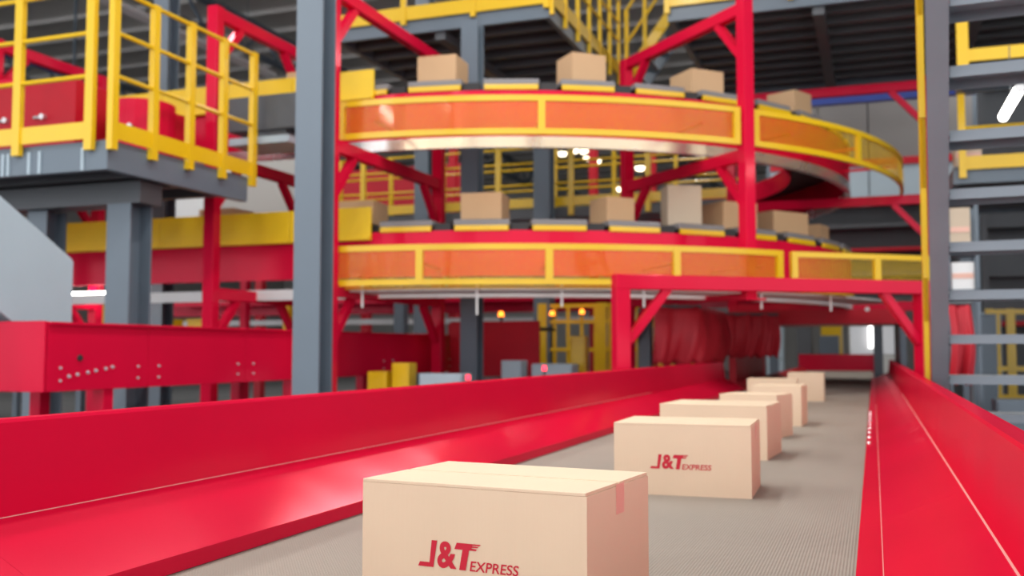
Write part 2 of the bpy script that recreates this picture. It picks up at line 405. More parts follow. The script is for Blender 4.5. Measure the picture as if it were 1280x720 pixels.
# support brackets that hold the guards off the fascia, tall yellow sheets on the straight runs
for t, r, z, angs in ((up, 5.74, 3.63, (5, 22.5, 40, 52, 64.9, 80)), (lo, 5.9, 2.12, (10.5, 23.1, 35.9, 46))):
    for a in angs:
        x, y = pol(5.05, a); x2, y2 = pol(r, a)
        MB().bar((x, y, z), (x2, y2, z), 0.03, 0.03).build('guard_bracket', 'red', t)
for t, z0, z1, xe in ((up, 4.02, 4.36, -5.15), (lo, 2.45, 2.82, -5.17)):
    xs = [xe, -6.2, -8.0, -9.8, -11.6, -13.4, -15.2]
    for a, b in zip(xs[1:], xs[:-1]):
        p = MB().b2((a + 0.004, 9.70, z0), (b - 0.004, 9.735, z1)).b2((a + 0.004, 9.66, z0), (b - 0.004, 9.70, z0 + 0.035)).build('side_sheet', 'yellow_sheet', t, bevel=0.006)
# white drop rods under the lower loop
for a in (4, 16, 24.5, 33, 47, 58):
    x, y = pol(5.75, a); MB().tube((x, y, 1.60 if a == 16 else 1.68), (x, y, 1.90), 0.012).build('drop_rod', 'white', lo)
MB().sweep(rect(5.70, 5.80, 1.865, 1.885), path(-0.5, 62)).build('guard_shelf', 'yellow', lo)
MB().sweep(rect(5.1, 5.7, 1.845, 1.862), path(-0.5, 80)).build('shelf_plate', 'white', lo)

# ------------------------------------------------------------------ carriers
def make_carrier():
    t = local_thing('sorter_carrier', '', 'carrier', (0, 0, 0), 0)
    # local: x along the track, -y outward, z=0 at the deck top
    MB().b2((-0.305, -0.36, -0.07), (0.305, 0.36, -0.004)).build('deck_frame', 'deck', t, bevel=0.012)
    MB().b2((-0.285, -0.33, -0.004), (0.285, 0.33, 0.002)).build('cross_belt', 'black', t)
    MB().b2((-0.295, -0.375, -0.128), (0.295, -0.335, -0.068)).build('bumper', 'yellow', t, bevel=0.008)
    MB().b2((-0.25, -0.32, -0.19), (0.25, 0.32, -0.07)).build('chassis', 'black', t)
    MB().poly([(0.306, -0.30), (0.50, -0.30), (0.405, 0.30), (0.306, 0.30)], 'z', -0.16, -0.035).build('link', 'black', t)
    return t
CAR = make_carrier(); first = [True]
ORD = ['first', 'second', 'third', 'fourth', 'fifth', 'sixth', 'seventh', 'eighth', 'ninth', 'tenth', 'eleventh', 'twelfth', 'thirteenth']
def place_carrier(x, y, z, rz, label, group):
    if first[0]:
        first[0] = False; CAR.location = (x, y, z); CAR.rotation_euler = (0, 0, rz); CAR['label'] = label; CAR['group'] = group
    else: copy_thing(CAR, label, (x, y, z), rz, group)
for lev, z, a_0, n in (('upper', 4.20, 0.15, 11), ('lower', 2.66, -3.5, 11)):
    for k in range(n):
        a = a_0 + 9.6 * k
        if a < 0: x, y, rz = CX - 0.31, CY - 4.69, 0
        else: (x, y), rz = pol(4.69, a), R(a)
        place_carrier(x, y, z, rz, f'grey carrier with yellow bumper on the {lev} loop, {ORD[k]} from its left end', f'carriers on the {lev} sorter loop')

def loop_carton(label, lev, a, wd, dp, h, turn=0, mk='carton2', r=4.62):
    x, y = pol(r, a); z = 4.202 if lev == 'u' else 2.662
    return carton(label, (x, y, z), a + turn, wd, dp, h, mk=mk, group='cartons on the sorter loops', tape=False)
loop_carton('brown carton on the upper loop, leftmost of the curve, below the red beam', 'u', 9.6, 0.46, 0.42, 0.34, -6)
loop_carton('brown carton on the upper loop in front of the yellow stair foot', 'u', 29.2, 0.42, 0.40, 0.36, 14)
loop_carton('brown carton on the upper loop just left of the tall red post', 'u', 47.6, 0.44, 0.46, 0.30, -4)
loop_carton('brown carton on the upper loop right of the tall red post, farthest on the curve', 'u', 70.5, 0.40, 0.40, 0.36, -8)
loop_carton('brown carton on the lower loop, leftmost on a grey carrier of the curve', 'l', 15.7, 0.46, 0.42, 0.32, -8)
loop_carton('brown carton on the lower loop under the middle lamp, corner turned forward', 'l', 33.6, 0.36, 0.38, 0.29, 12)
loop_carton('tall pale sack-coloured carton standing on the lower loop', 'l', 44.6, 0.40, 0.30, 0.48, -18, 'wood')
loop_carton('brown carton on the lower loop standing behind the tall red post', 'l', 53.7, 0.50, 0.42, 0.33, -8)
loop_carton('long brown carton on the lower loop, first right of the tall red post', 'l', 66.0, 0.62, 0.42, 0.30, -14)
loop_carton('small brown carton at the far right of the lower loop', 'l', 80.5, 0.40, 0.36, 0.26, -5)
carton('brown carton on the straight lower run, half hidden by the yellow sheet end', (-5.55, 10.12, 2.662), 3, 0.55, 0.42, 0.27, mk='carton2', group='cartons on the sorter loops', tape=False)
carton('flat brown carton on the straight lower run left of the tall grey pillar', (-7.35, 10.12, 2.662), 0, 0.50, 0.42, 0.27, mk='carton2', group='cartons on the sorter loops', tape=False)
carton('brown carton on the straight upper run, just showing left of the grey pillar', (-6.15, 10.12, 4.20), 0, 0.5, 0.42, 0.29, mk='carton2', group='cartons on the sorter loops', tape=False)

# ------------------------------------------------------------------ red support frames
def support(label, o, i, zs=(1.85, 3.33, 4.93), top=5.2, sec=0.13, in_top=None, braces=True, foot=0.0):
    ox, oy = o; ix, iy = i
    t = thing('support_frame', label, 'frame', (ox, oy, 0), 'red frames carrying the sorter loops')
    rz = math.atan2(iy - oy, ix - ox); ln = math.hypot(ix - ox, iy - oy); ux, uy = (ix - ox) / ln, (iy - oy) / ln
    for (x, y), zt in ((o, top), (i, in_top or zs[-1] + 0.06)):
        zb = foot if (x, y) == tuple(o) else 0.0
        MB().box((x, y, (zt + zb) / 2), (sec, sec, zt - zb), rz=rz).build('post', 'red', t, bevel=0.006)
        MB().box((x, y, zb + 0.01), (sec * 2, sec * 2, 0.02), rz=rz).build('base_plate', 'red', t)
    h = sec / 2
    for z in zs:
        MB().bar((ox + ux * h, oy + uy * h, z), (ix - ux * h, iy - uy * h, z), 0.10, sec).build('beam', 'red', t, bevel=0.006)
        if braces:
            for (x, y), s in ((o, 1), (i, -1)):
                if s == 1 and z - 0.5 < foot: continue
                MB().bar((x + ux * s * h, y + uy * s * h, z - 0.50), (x + ux * s * 0.46, y + uy * s * 0.46, z - 0.06), 0.08, 0.08).build('knee_brace', 'red', t)
    return t
support('red support frame beside the tall grey pillar, beams running back under the loops', (-5.14, 8.78), (-5.14, 11.45), top=5.6)
support('tall red post and frame in front of the curve, between two orange guards', pol(5.74, 45.35), pol(3.35, 45.35), top=5.55, foot=1.77)
support('red support frame at the far right of the loops, beams ending behind the stair', pol(6.08, 90), pol(3.4, 90), top=5.05)
support('red support frame behind the yellow railing of the left platform', (-6.70, 8.96), (-6.70, 10.75), top=5.0)
support('red support frame on the straight run at far left behind the platform', (-9.9, 9.0), (-9.9, 10.75), top=5.0)
# portal over the belt
g = thing('belt_portal', 'red portal frame spanning the belt in front of the lower loop', 'frame', (-0.8, 9.0, 0))
pA, pB = Vector((-1.96, 8.05, 0)), Vector((0.43, 9.75, 0)); d = (pB - pA).normalized(); rzg = math.atan2(d.y, d.x)
for p in (pA, pB): MB().box((p.x, p.y, 0.875), (0.125, 0.125, 1.75), rz=rzg).build('post', 'red', g, bevel=0.006)
MB().bar(pA - d * 0.0625 + Vector((0, 0, 1.81)), pB + d * 0.0625 + Vector((0, 0, 1.81)), 0.12, 0.12).build('beam', 'red', g, bevel=0.006)
for p, s in ((pA, 1), (pB, -1)):
    MB().bar(p + d * s * 0.06 + Vector((0, 0, 1.32)), p + d * s * 0.42 + Vector((0, 0, 1.76)), 0.07, 0.07).build('knee_brace', 'red', g)

# ------------------------------------------------------------------ grey pillars
def pillar(label, x, y, wd, dp, z1, rz=0.0):
    t = local_thing('steel_pillar', label, 'pillar', (x, y, 0), rz, 'grey steel pillars')
    f = 0.022
    MB().b2((-wd / 2, -dp / 2, 0.02), (wd / 2, -dp / 2 + f, z1)).build('flange', 'grey', t, bevel=0.003)
    MB().b2((-wd / 2, dp / 2 - f, 0.02), (wd / 2, dp / 2, z1)).build('flange', 'grey', t, bevel=0.003)
    MB().b2((-0.012, -dp / 2 + f, 0.02), (0.012, dp / 2 - f, z1)).build('web', 'grey', t)
    MB().b2((-wd * 0.75, -dp * 0.75, 0), (wd * 0.75, dp * 0.75, 0.02)).build('base_plate', 'grey', t)
    return t
pillar('tall grey pillar in the left foreground, between belt and red conveyor', -3.82, 6.3, 0.21, 0.22, 12.0, R(4))
pillar('grey pillar rising inside the loops in front of the mezzanine edge', -4.60, 11.25, 0.22, 0.22, 5.3)
pillar('grey pillar between the loops, left of the middle, behind the red beam', -7.30, 15.65, 0.26, 0.26, 12.0)
pillar('grey pillar between the loops right of the middle, behind the walkway railing', -5.09, 15.6, 0.28, 0.28, 12.0)
pillar('thick grey pillar under the left platform corner', -6.53, 7.5, 0.27, 0.30, 2.60)
pillar('thinner grey pillar under the left platform, behind the pale chute', -7.62, 7.6, 0.24, 0.26, 2.60)
pillar('grey pillar behind the left platform railing, rising to the roof', -8.95, 10.9, 0.24, 0.24, 12.0)
pillar('grey pillar under the loops seen right of the portal knee brace', -2.75, 12.6, 0.16, 0.16, 1.78)

# ------------------------------------------------------------------ left platform and railings
pf = thing('platform', 'grey steel platform at upper left carried on thick grey pillars', 'platform', (-9.2, 7.8, 0))
MB().b2((-13, 6.80, 3.00), (-6.16, 8.82, 3.06)).build('deck', 'grey', pf)
MB().b2((-13, 6.78, 2.80), (-6.16, 6.86, 3.0)).build('edge_beam', 'grey', pf)
MB().b2((-6.24, 6.86, 2.80), (-6.16, 8.82, 3.0)).build('edge_beam', 'grey', pf)
for y in (7.3, 7.9, 8.5): MB().b2((-13, y - 0.05, 2.82), (-6.24, y + 0.05, 3.0)).build('joist', 'grey_dark', pf)
for x in (-6.42, -6.9, -7.02, -7.26, -7.32): MB().b2((x - 0.012, 6.765, 2.80), (x + 0.012, 6.78, 3.0)).build('glint_stiffener', 'grey_light', pf)  # pale strips on the edge beam paint small white glints
MB().b2((-13, 7.36, 2.60), (-6.3, 7.66, 2.80)).build('cross_beam', 'grey_dark', pf)
def railing(label, pts, zb, zt, mids, toe=None, spacing=0.5, post=(0.05, 0.05), rail=0.042, group='yellow safety railings', ends=True):
    t = thing('safety_railing', label, 'railing', (pts[0][0], pts[0][1], zb), group)
    for (x0, y0), (x1, y1) in zip(pts[:-1], pts[1:]):
        ln = math.hypot(x1 - x0, y1 - y0); n = max(1, round(ln / spacing))
        for k in range(n + 1):
            f = k / n; MB().bar((x0 + (x1 - x0) * f, y0 + (y1 - y0) * f, zb), (x0 + (x1 - x0) * f, y0 + (y1 - y0) * f, zt + 0.02), post[0], post[1]).build('post', 'yellow', t)
        for z in mids + [zt]: MB().tube((x0, y0, z), (x1, y1, z), rail / 2, n=8).build('rail', 'yellow', t)
        if toe: MB().bar((x0, y0, (toe[0] + toe[1]) / 2), (x1, y1, (toe[0] + toe[1]) / 2), 0.015, toe[1] - toe[0]).build('toe_board', 'yellow', t)
    return t
railing('yellow railing on the left platform front edge, running out of the picture', [(-12.0, 6.75), (-6.33, 6.75)], 2.97, 4.38, [3.62, 4.0], (3.07, 3.22), 0.81, (0.085, 0.05))
railing('yellow railing on the left platform side, receding towards the loops', [(-6.13, 6.80), (-6.13, 8.86)], 2.97, 4.38, [3.62, 4.0], (3.07, 3.22), 0.47, (0.06, 0.075))
# red induction conveyors behind the railing
ind = thing('induction_conveyor', 'dark red induction conveyor on the left platform behind the yellow railing', 'conveyor', (-9.6, 8.2, 3.06))
MB().b2((-13, 7.95, 3.30), (-7.65, 8.55, 4.02)).build('side_panel', 'red_dark', ind, bevel=0.01)
MB().poly([(-13, 4.02), (-7.9, 4.02), (-8.7, 4.16), (-13, 4.45)], 'y', 8.1, 8.5).build('hood', 'red', ind)
for x in (-8.05, -8.55): MB().tube((x, 7.95, 3.66), (x, 7.90, 3.66), 0.03, 0.03).tube((x - 0.12, 7.93, 3.66), (x, 7.93, 3.66), 0.018).build('handle', 'steel', ind)
for x in (-7.8, -10, -12): MB().b2((x - 0.05, 8.2, 3.06), (x + 0.05, 8.3, 3.3)).build('leg', 'red_dark', ind)
ind2 = thing('drive_housing', 'rounded red drive housing behind the platform side railing', 'machine', (-7.1, 8.5, 3.06))
MB().tube((-7.15, 8.35, 3.06), (-7.15, 8.35, 3.80), 0.34, n=24).build('drum', 'red', ind2, smooth=False)
MB().b2((-7.15, 8.3, 3.06), (-6.86, 8.68, 3.74)).build('housing', 'red_dark', ind2, bevel=0.02)
MB().tube((-7.0, 8.02, 3.5), (-7.0, 7.99, 3.5), 0.03).build('knob', 'steel', ind2)
hb = thing('motor_box', 'dark grey box between platform railing and tall pillar, under the yellow sheet', 'machine', (-6.1, 9.3, 3.44))
MB().b2((-6.55, 9.0, 3.60), (-5.62, 9.55, 3.98)).build('body', 'grey_dark', hb, bevel=0.015)
MB().b2((-6.5, 8.95, 3.44), (-5.75, 9.50, 3.52)).build('tray', 'grey_light', hb, bevel=0.01)
MB().b2((-6.3, 9.05, 3.52), (-5.85, 9.45, 3.6)).build('foot', 'grey_dark', hb)

# ------------------------------------------------------------------ red conveyor at left, pale chute
lc = thing('side_conveyor', 'red sided conveyor running back on the left behind the belt', 'conveyor', (-5.75, 10, 0))
joins = [5.42, 6.45, 7.75, 9.1, 10.6, 12.3, 14.0]
for a, b in zip(joins[:-1], joins[1:]):
    p = MB().b2((-5.42, a + 0.003, 0.955), (-5.40, b - 0.003, 1.445)).b2((-5.40, a + 0.003, 1.425), (-5.375, b - 0.003, 1.445)).build('side_panel', 'red', lc, bevel=0.003)
    for y in (a + 0.12, b - 0.12):
        for z in (1.03, 1.12): MB().tube((-5.40, y, z), (-5.388, y, z), 0.010, 0.007, 8).build('bolt', 'grey_light', p)
MB().b2((-6.15, 5.42, 0.955), (-6.13, 14, 1.445)).build('side_panel', 'red', lc)
MB().b2((-6.6, 5.395, 0.955), (-5.405, 5.415, 1.45)).build('end_panel', 'red', lc, bevel=0.003)
MB().b2((-6.13, 5.43, 1.30), (-5.42, 14, 1.33)).build('belt', 'black', lc)
for y in (6.04, 8.6, 11.2, 13.6):
    for x in (-5.47, -6.08): MB().b2((x - 0.05, y - 0.05, 0), (x + 0.05, y + 0.05, 0.955)).build('leg', 'red', lc)
for k, y in enumerate((5.62, 5.70, 5.80, 5.88, 5.98, 6.05)): MB().tube((-5.40, y, 1.06 + 0.012 * k), (-5.386, y, 1.06 + 0.012 * k), 0.013, 0.009, 8).build('bolt', 'grey_light', lc)
MB().tube((-5.40, 5.72, 1.19), (-5.386, 5.72, 1.19), 0.025, 0.02, 10).build('bolt', 'black', lc)
lc2 = thing('cross_conveyor', 'deep red conveyor crossing under the lower loop behind the yellow boxes', 'conveyor', (-5, 13, 0))
MB().b2((-5.3, 12.2, 0.9), (-4.05, 12.24, 1.62)).build('side_panel', 'red_dark', lc2)
MB().b2((-5.3, 12.24, 1.50), (-4.05, 12.9, 1.54)).build('belt', 'black', lc2)
for x in (-5.2, -4.15): MB().b2((x - 0.05, 12.3, 0), (x + 0.05, 12.4, 0.9)).build('leg', 'red_dark', lc2)
ch = thing('chute', 'pale grey sheet metal chute above the red side conveyor at far left', 'chute', (-5.8, 5.6, 1.3))
MB().poly([(5.99, 1.34), (5.99, 1.92), (5.97, 1.945), (4.6, 2.72), (4.6, 1.95), (5.62, 1.34)], 'x', -5.77, -5.74).build('side_sheet', 'grey_light', ch, bevel=0.003)
MB().poly([(5.99, 1.34), (5.99, 1.92), (5.97, 1.945), (4.6, 2.72), (4.6, 1.95), (5.62, 1.34)], 'x', -6.12, -6.09).build('side_sheet', 'grey_light', ch)
MB().bar((-5.93, 5.62, 1.40), (-5.93, 4.6, 2.02), 0.32, 0.02).build('slide_plate', 'grey_light', ch)
MB().b2((-6.0, 4.62, 0.955), (-5.85, 4.72, 1.95)).build('support_leg', 'grey', ch)
MB().b2((-6.0, 4.62, 0.0), (-5.85, 4.72, 0.955)).build('support_leg', 'grey', ch)

# ------------------------------------------------------------------ stair at the right
st = thing('steel_stair', 'grey open tread steel stair with yellow handrail beside the belt on the right', 'stair', (0.9, 6.6, 0))
T0 = Vector((0.462, 7.16, 1.08)); DT = Vector((-0.0130, -0.299, 0.258)); TX = Vector((0.999, -0.0435, 0)); WID = 1.0
rz_t = math.atan2(TX.y, TX.x)
for i in range(-4, 10):
    p = T0 + DT * i; c = p + TX * (WID / 2)
    mb = MB().box((c.x, c.y, c.z), (WID, 0.27, 0.008), rz=rz_t)
    nrm = Vector((-TX.y, TX.x, 0))
    for s in (-1, 1):
        e = c + nrm * (s * 0.131); mb.box((e.x, e.y, e.z - 0.026), (WID, 0.008, 0.052), rz=rz_t)
    mb.build('tread', 'stair', st)
    q = p - nrm * 0.11 + TX * 0.012 + Vector((0, 0, -0.025)); MB().tube(q - TX * 0.03, q + TX * 0.012, 0.012, n=8).build('bolt', 'steel', st)
dn = DT.normalized(); a = T0 + DT * (-4.1); b = T0 + DT * 10.2
side = TX; up_n = side.cross(dn).normalized()
if up_n.z < 0: up_n = -up_n
for off in (-0.055, WID + 0.055):
    o = side * off - up_n * 0.02
    s = MB().bar(a + o, b + o, 0.014, 0.24, up=up_n).build('stringer', 'stair', st)
    for h in (-0.12, 0.12):
        MB().bar(a + o + up_n * h, b + o + up_n * h, 0.10, 0.012, up=up_n).build('flange', 'stair', s)
hr = side * (-0.128)
V = Vector((0, 0, 1))
for h in (0.50, 0.95): MB().tube(T0 + DT * (-3.8) + hr + V * h, b + hr + V * h, 0.019, n=10).build('handrail', 'yellow', st, smooth=False)
for i in (-3.5, -0.5, 2.5, 5.5, 8.5):
    p = T0 + DT * i + hr; MB().bar(p - V * 0.05, p + V * 0.95, 0.03, 0.03).build('handrail_post', 'yellow', st)

# ------------------------------------------------------------------ mezzanines behind
def mezz(label, x0, x1, y0, y1, z, joist=0.5, toe=True):
    t = thing('mezzanine', label, 'platform', ((x0 + x1) / 2, (y0 + y1) / 2, z - 0.3))
    MB().b2((x0, y0, z), (x1, y1, z + 0.05)).build('deck', 'grey_dark', t)
    for lo_, hi_ in (((x0, y0, z - 0.16), (x1, y0 + 0.07, z)), ((x0, y1 - 0.07, z - 0.16), (x1, y1, z)), ((x0, y0 + 0.07, z - 0.16), (x0 + 0.07, y1 - 0.07, z)), ((x1 - 0.07, y0 + 0.07, z - 0.16), (x1, y1 - 0.07, z))):
        MB().b2(lo_, hi_).build('edge_beam', 'grey', t)
    n = int((y1 - y0) / joist)
    for k in range(1, n): MB().b2((x0 + 0.07, y0 + joist * k - 0.05, z - 0.14), (x1 - 0.07, y0 + joist * k + 0.05, z)).build('joist', 'grey_dark', t)
    n = max(2, int((x1 - x0) / 1.6))
    for k in range(1, n): x = x0 + (x1 - x0) * k / n; MB().b2((x - 0.07, y0 + 0.07, z - 0.26), (x + 0.07, y1 - 0.07, z - 0.14)).build('main_beam', 'grey_dark', t)
    return t
mezz('dark steel mezzanine with yellow edge above the loops, top centre', -6.75, -3.72, 11.62, 15.2, 5.55)
railing('yellow railing along the front edge of the top centre mezzanine', [(-6.7, 11.58), (-3.74, 11.58)], 5.50, 6.75, [6.1, 6.4], (5.56, 5.74), 1.1, (0.07, 0.05))
railing('yellow railing down the right edge of the top centre mezzanine', [(-3.68, 11.62), (-3.68, 15.1)], 5.42, 6.75, [6.1, 6.4], (5.56, 5.74), 0.6, (0.05, 0.05))
mezz('dark steel mezzanine with gridded underside at top right', -2.4, 5.0, 12.5, 16.6, 5.62, 0.45)
railing('yellow railing on the front edge of the top right mezzanine', [(-2.4, 12.46), (2.2, 12.46)], 5.55, 6.85, [6.2, 6.5], (5.64, 5.82), 1.5, (0.07, 0.05))
ys = thing('yellow_stair', 'yellow railed access stair between the two high mezzanines', 'stair', (-3.0, 15, 5.4))
MB().bar((-3.55, 15.0, 5.45), (-2.42, 14.6, 6.75), 0.03, 0.18).build('stringer', 'yellow', ys)
MB().bar((-3.55, 15.9, 5.45), (-2.42, 15.5, 6.75), 0.03, 0.18).build('stringer', 'grey', ys)
for k in range(6):
    f = (k + 0.5) / 6; MB().box((-3.55 + 1.13 * f, 15.45 - 0.4 * f, 5.45 + 1.3 * f), (0.2, 0.85, 0.03)).build('tread', 'grey', ys)
for f in (0.02, 0.3, 0.98):
    p = Vector((-3.55 + 1.13 * f, 15.0 - 0.4 * f, 5.4 + 1.3 * f)); MB().bar(p, p + Vector((0, 0, 1.1)), 0.06, 0.06).build('post', 'yellow', ys)
for h in (0.55, 1.08): MB().tube((-3.55, 15.0, 5.45 + h), (-2.42, 14.6, 6.75 + h), 0.025).build('handrail', 'yellow', ys)
# walkway inside the loop, between the two levels
wk = thing('walkway', 'grey inner walkway with yellow railing seen between the two loops', 'platform', (-5.8, 16.6, 3.5))
MB().b2((-10, 16.0, 3.56), (-2.0, 17.4, 3.66)).build('deck', 'grey', wk)
MB().b2((-10, 15.95, 3.48), (-2.0, 16.05, 3.62)).build('edge_beam', 'grey_dark', wk)
for x in (-9.8, -8.2, -3.2): MB().b2((x - 0.1, 16.5, 0), (x + 0.1, 16.7, 3.56)).build('leg', 'grey', wk)
railing('yellow railing on the inner walkway, nearest row seen between the loops', [(-9.95, 15.92), (-2.1, 15.92)], 3.5, 4.85, [4.05, 4.42], (3.66, 3.82), 1.35, (0.09, 0.06))
railing('farther yellow railing on the inner walkway, behind the nearest row', [(-9.95, 17.4), (-2.1, 17.4)], 3.66, 5.0, [4.2, 4.6], (3.7, 3.84), 1.1, (0.07, 0.06))
rb = thing('induction_conveyor', 'dark red conveyor far behind, between the loops next to the left red beam', 'conveyor', (-9, 19, 0))
MB().b2((-15, 21.0, 4.45), (-8.7, 21.8, 5.55)).build('side_panel', 'red_dark', rb)
for x in (-14.5, -11.5, -9): MB().b2((x - 0.1, 21.3, 0), (x + 0.1, 21.5, 4.45)).build('leg', 'red_dark', rb)
for k, (x, z0, z1) in enumerate(((-6.9, 0, 6.0), (-4.35, 0, 6.5), (-3.35, 0, 6.2))):
    t = thing('red_post', ['slim red post left of the middle grey pillar, far behind', 'slim red post behind the walkway railing under the lamp cluster', 'slim red post far behind, nearest to the hanging lamps'][k], 'post', (x * 1.25, 20, 0), 'slim red posts far behind')
    MB().b2((x * 1.25 - 0.08, 19.92, z0), (x * 1.25 + 0.08, 20.08, z1)).build('shaft', 'red_dark', t)
    MB().b2((x * 1.25 - 0.2, 19.8, 0), (x * 1.25 + 0.2, 20.2, 0.02)).build('base_plate', 'red_dark', t)

# ------------------------------------------------------------------ under the lower loop
cg = thing('safety_cage', 'yellow barred safety fence under the lower loop left of the portal', 'fence', (-4.2, 15.5, 0))
for x in (-5.08, -4.08, -3.1): MB().b2((x - 0.075, 15.45, 0), (x + 0.075, 15.55, 2.0)).build('post', 'yellow', cg)
for z in (0.5, 1.25, 1.70, 1.96): MB().b2((-5.0, 15.47, z - 0.03), (-3.1, 15.53, z + 0.03)).build('rail', 'yellow', cg)
for k in range(8):
    x = -4.88 + 0.23 * k
    MB().b2((x - 0.03, 15.49, 0.3), (x + 0.03, 15.51, 1.96)).build('bar', 'yellow', cg)
cg2 = thing('safety_cage', 'yellow barred safety fence right of the portal post, behind the drape', 'fence', (-2.6, 14.6, 0))
for x in (-3.05, -2.72, -2.40): MB().b2((x - 0.06, 14.2, 0), (x + 0.06, 14.28, 1.72)).build('post', 'yellow', cg2)
for z in (0.6, 1.2, 1.62): MB().b2((-3.0, 14.21, z - 0.05), (-2.4, 14.27, z + 0.05)).build('rail', 'yellow', cg2)
def cabinet(label, lo_, hi_, m, name='cabinet', cat='box'):
    t = thing(name, label, cat, ((lo_[0] + hi_[0]) / 2, (lo_[1] + hi_[1]) / 2, lo_[2]))
    MB().b2(lo_, hi_).build('body', m, t, bevel=0.012)
    MB().b2((lo_[0] + 0.02, lo_[1] - 0.012, lo_[2] + 0.03), (hi_[0] - 0.02, lo_[1], hi_[2] - 0.03)).build('door', m, t, bevel=0.004)
    MB().b2((hi_[0] - 0.06, lo_[1] - 0.03, (lo_[2] + hi_[2]) / 2 - 0.04), (hi_[0] - 0.04, lo_[1] - 0.012, (lo_[2] + hi_[2]) / 2 + 0.04)).build('handle', 'grey_dark', t)
    return t
cabinet('yellow control box left of its pair, behind the left rail', (-5.06, 9.45, 0.0), (-4.84, 9.70, 1.02), 'yellow', 'control_box')
cabinet('yellow control box mounted higher, right of its pair', (-4.80, 9.5, 0.0), (-4.60, 9.7, 1.11), 'yellow', 'control_box')
cabinet('long low white cabinet behind the left rail', (-4.48, 9.5, 0), (-4.0, 9.8, 1.0), 'grey_light')
cabinet('narrow light grey cabinet right of the grey pillar foot', (-4.2, 11.2, 0), (-3.95, 11.45, 1.12), 'grey_light')
cabinet('wide light grey cabinet next to the yellow safety fence', (-3.85, 11.3, 0), (-3.35, 11.6, 1.08), 'grey_light')
cabinet('small yellow box in front of the deep red conveyor', (-3.55, 11.9, 0), (-3.35, 12.05, 1.42), 'yellow', 'control_box')
for k, (x, y, z, lab) in enumerate(((-3.80, 9.2, 0.0, 'small red indicator above the left rail, left one'), (-3.1, 9.5, 0.0, 'small red indicator above the left rail, right one'))):
    t = thing('indicator_post', lab, 'indicator', (x, y, 0), 'red indicators behind the left rail')
    zt = 0.95 if k == 0 else 1.04
    MB().tube((x, y, 0), (x, y, zt), 0.02).build('stem', 'grey_dark', t); MB().tube((x, y, zt), (x, y, zt + 0.05), 0.025, 0.02).build('lens', 'red_led', t)
for k, (x, y, z, lab) in enumerate(((-4.86, 15.3, 1.80, 'orange beacon glowing at the left of the yellow fence top'), (-4.36, 15.3, 1.82, 'orange beacon glowing at the middle of the yellow fence top'), (-4.95, 13.2, 1.72, 'orange beacon under the lower loop, above the deep red conveyor'))):
    t = thing('beacon', lab, 'lamp', (x, y, z), 'orange beacons')
    MB().tube((x, y, z - 0.04), (x, y, z), 0.03).build('socket', 'grey_dark', t); MB().tube((x, y, z), (x, y, z + 0.07), 0.045, 0.03).build('lens', 'orange_led', t)
    if k < 2: MB().bar((x, y + 0.17, z - 0.02), (x, y, z - 0.02), 0.02, 0.02).build('arm', 'grey_dark', t)
    else: MB().tube((x, y, 0), (x, y, z - 0.04), 0.02).build('pole', 'grey_dark', t)

# red canvas drapes around the tunnel
def drape(label, pts, z0, z1, waves, amp, name='canvas_drape', stands=False):
    t = thing(name, label, 'drape', (pts[0][0], pts[0][1], z0), 'red canvas drapes round the belt tunnel')
    mb = MB(); n = 40; m = 10; vs = []; fs = []
    total = len(pts) - 1
    for i in range(n + 1):
        f = i / n * total; k = min(int(f), total - 1); u = f - k
        x = pts[k][0] + (pts[k + 1][0] - pts[k][0]) * u; y = pts[k][1] + (pts[k + 1][1] - pts[k][1]) * u
        dx_, dy_ = pts[k + 1][0] - pts[k][0], pts[k + 1][1] - pts[k][1]; ln = math.hypot(dx_, dy_); nx, ny = dy_ / ln, -dx_ / ln
        for j in range(m + 1):
            v = j / m; z = z1 + (z0 - z1) * v
            a_ = amp * (0.3 + v) * (math.sin(i / n * waves * 6.283) + 0.5 * math.sin(i / n * waves * 14.1 + j * 0.5 + 1)) + 0.06 * math.sin(v * 3.14)
            vs.append((x + nx * a_, y + ny * a_, z + 0.02 * math.sin(i * 0.9) * v))
    for i in range(n):
        for j in range(m): q = i * (m + 1) + j; fs.append((q, q + 1, q + m + 2, q + m + 1))
    mb.add(vs, fs); o = mb.build('cloth', 'canvas', t, smooth=True)
    s = o.modifiers.new('thickness', 'SOLIDIFY'); s.thickness = 0.006
    MB().tube((pts[0][0], pts[0][1], z1), (pts[1][0], pts[1][1], z1), 0.018).build('curtain_rod', 'grey_dark', t)
    if stands:
        for p in (pts[0], pts[-1]): MB().tube((p[0], p[1] + 0.12, 0), (p[0], p[1] + 0.12, z1 + 0.02), 0.018).bar((p[0], p[1] + 0.12, z1), (p[0], p[1], z1), 0.02, 0.02).build('stand', 'grey_dark', t)
    return t
drape('bulging red canvas drape left of the belt tunnel mouth', [(-2.35, 11.15), (-1.86, 11.5), (-1.82, 13.2)], 1.08, 1.74, 3, 0.05)
drape('red canvas drape hanging inside the tunnel on the left side', [(-1.86, 13.4), (-1.2, 13.8)], 1.15, 1.72, 3, 0.04)
drape('red canvas drape on the right side of the belt tunnel', [(0.40, 10.6), (0.52, 12.2)], 1.02, 1.70, 3, 0.03, stands=True)
drape('bright red canvas drape seen between the stair treads', [(0.62, 9.6), (0.82, 9.7)], 0.95, 1.66, 1.6, 0.03, stands=True)
tn = thing('scan_tunnel', 'dark red boxed tunnel over the far end of the belt', 'tunnel', (-0.75, 16, 0))
MB().b2((-1.95, 14.5, 1.66), (0.42, 18.5, 1.78)).build('roof', 'red_dark', tn)
MB().b2((-1.95, 14.5, 0), (-1.85, 18.5, 1.66)).build('side_wall', 'red_dark', tn)
MB().b2((0.34, 14.5, 0), (0.42, 18.5, 1.66)).build('side_wall', 'grey', tn)
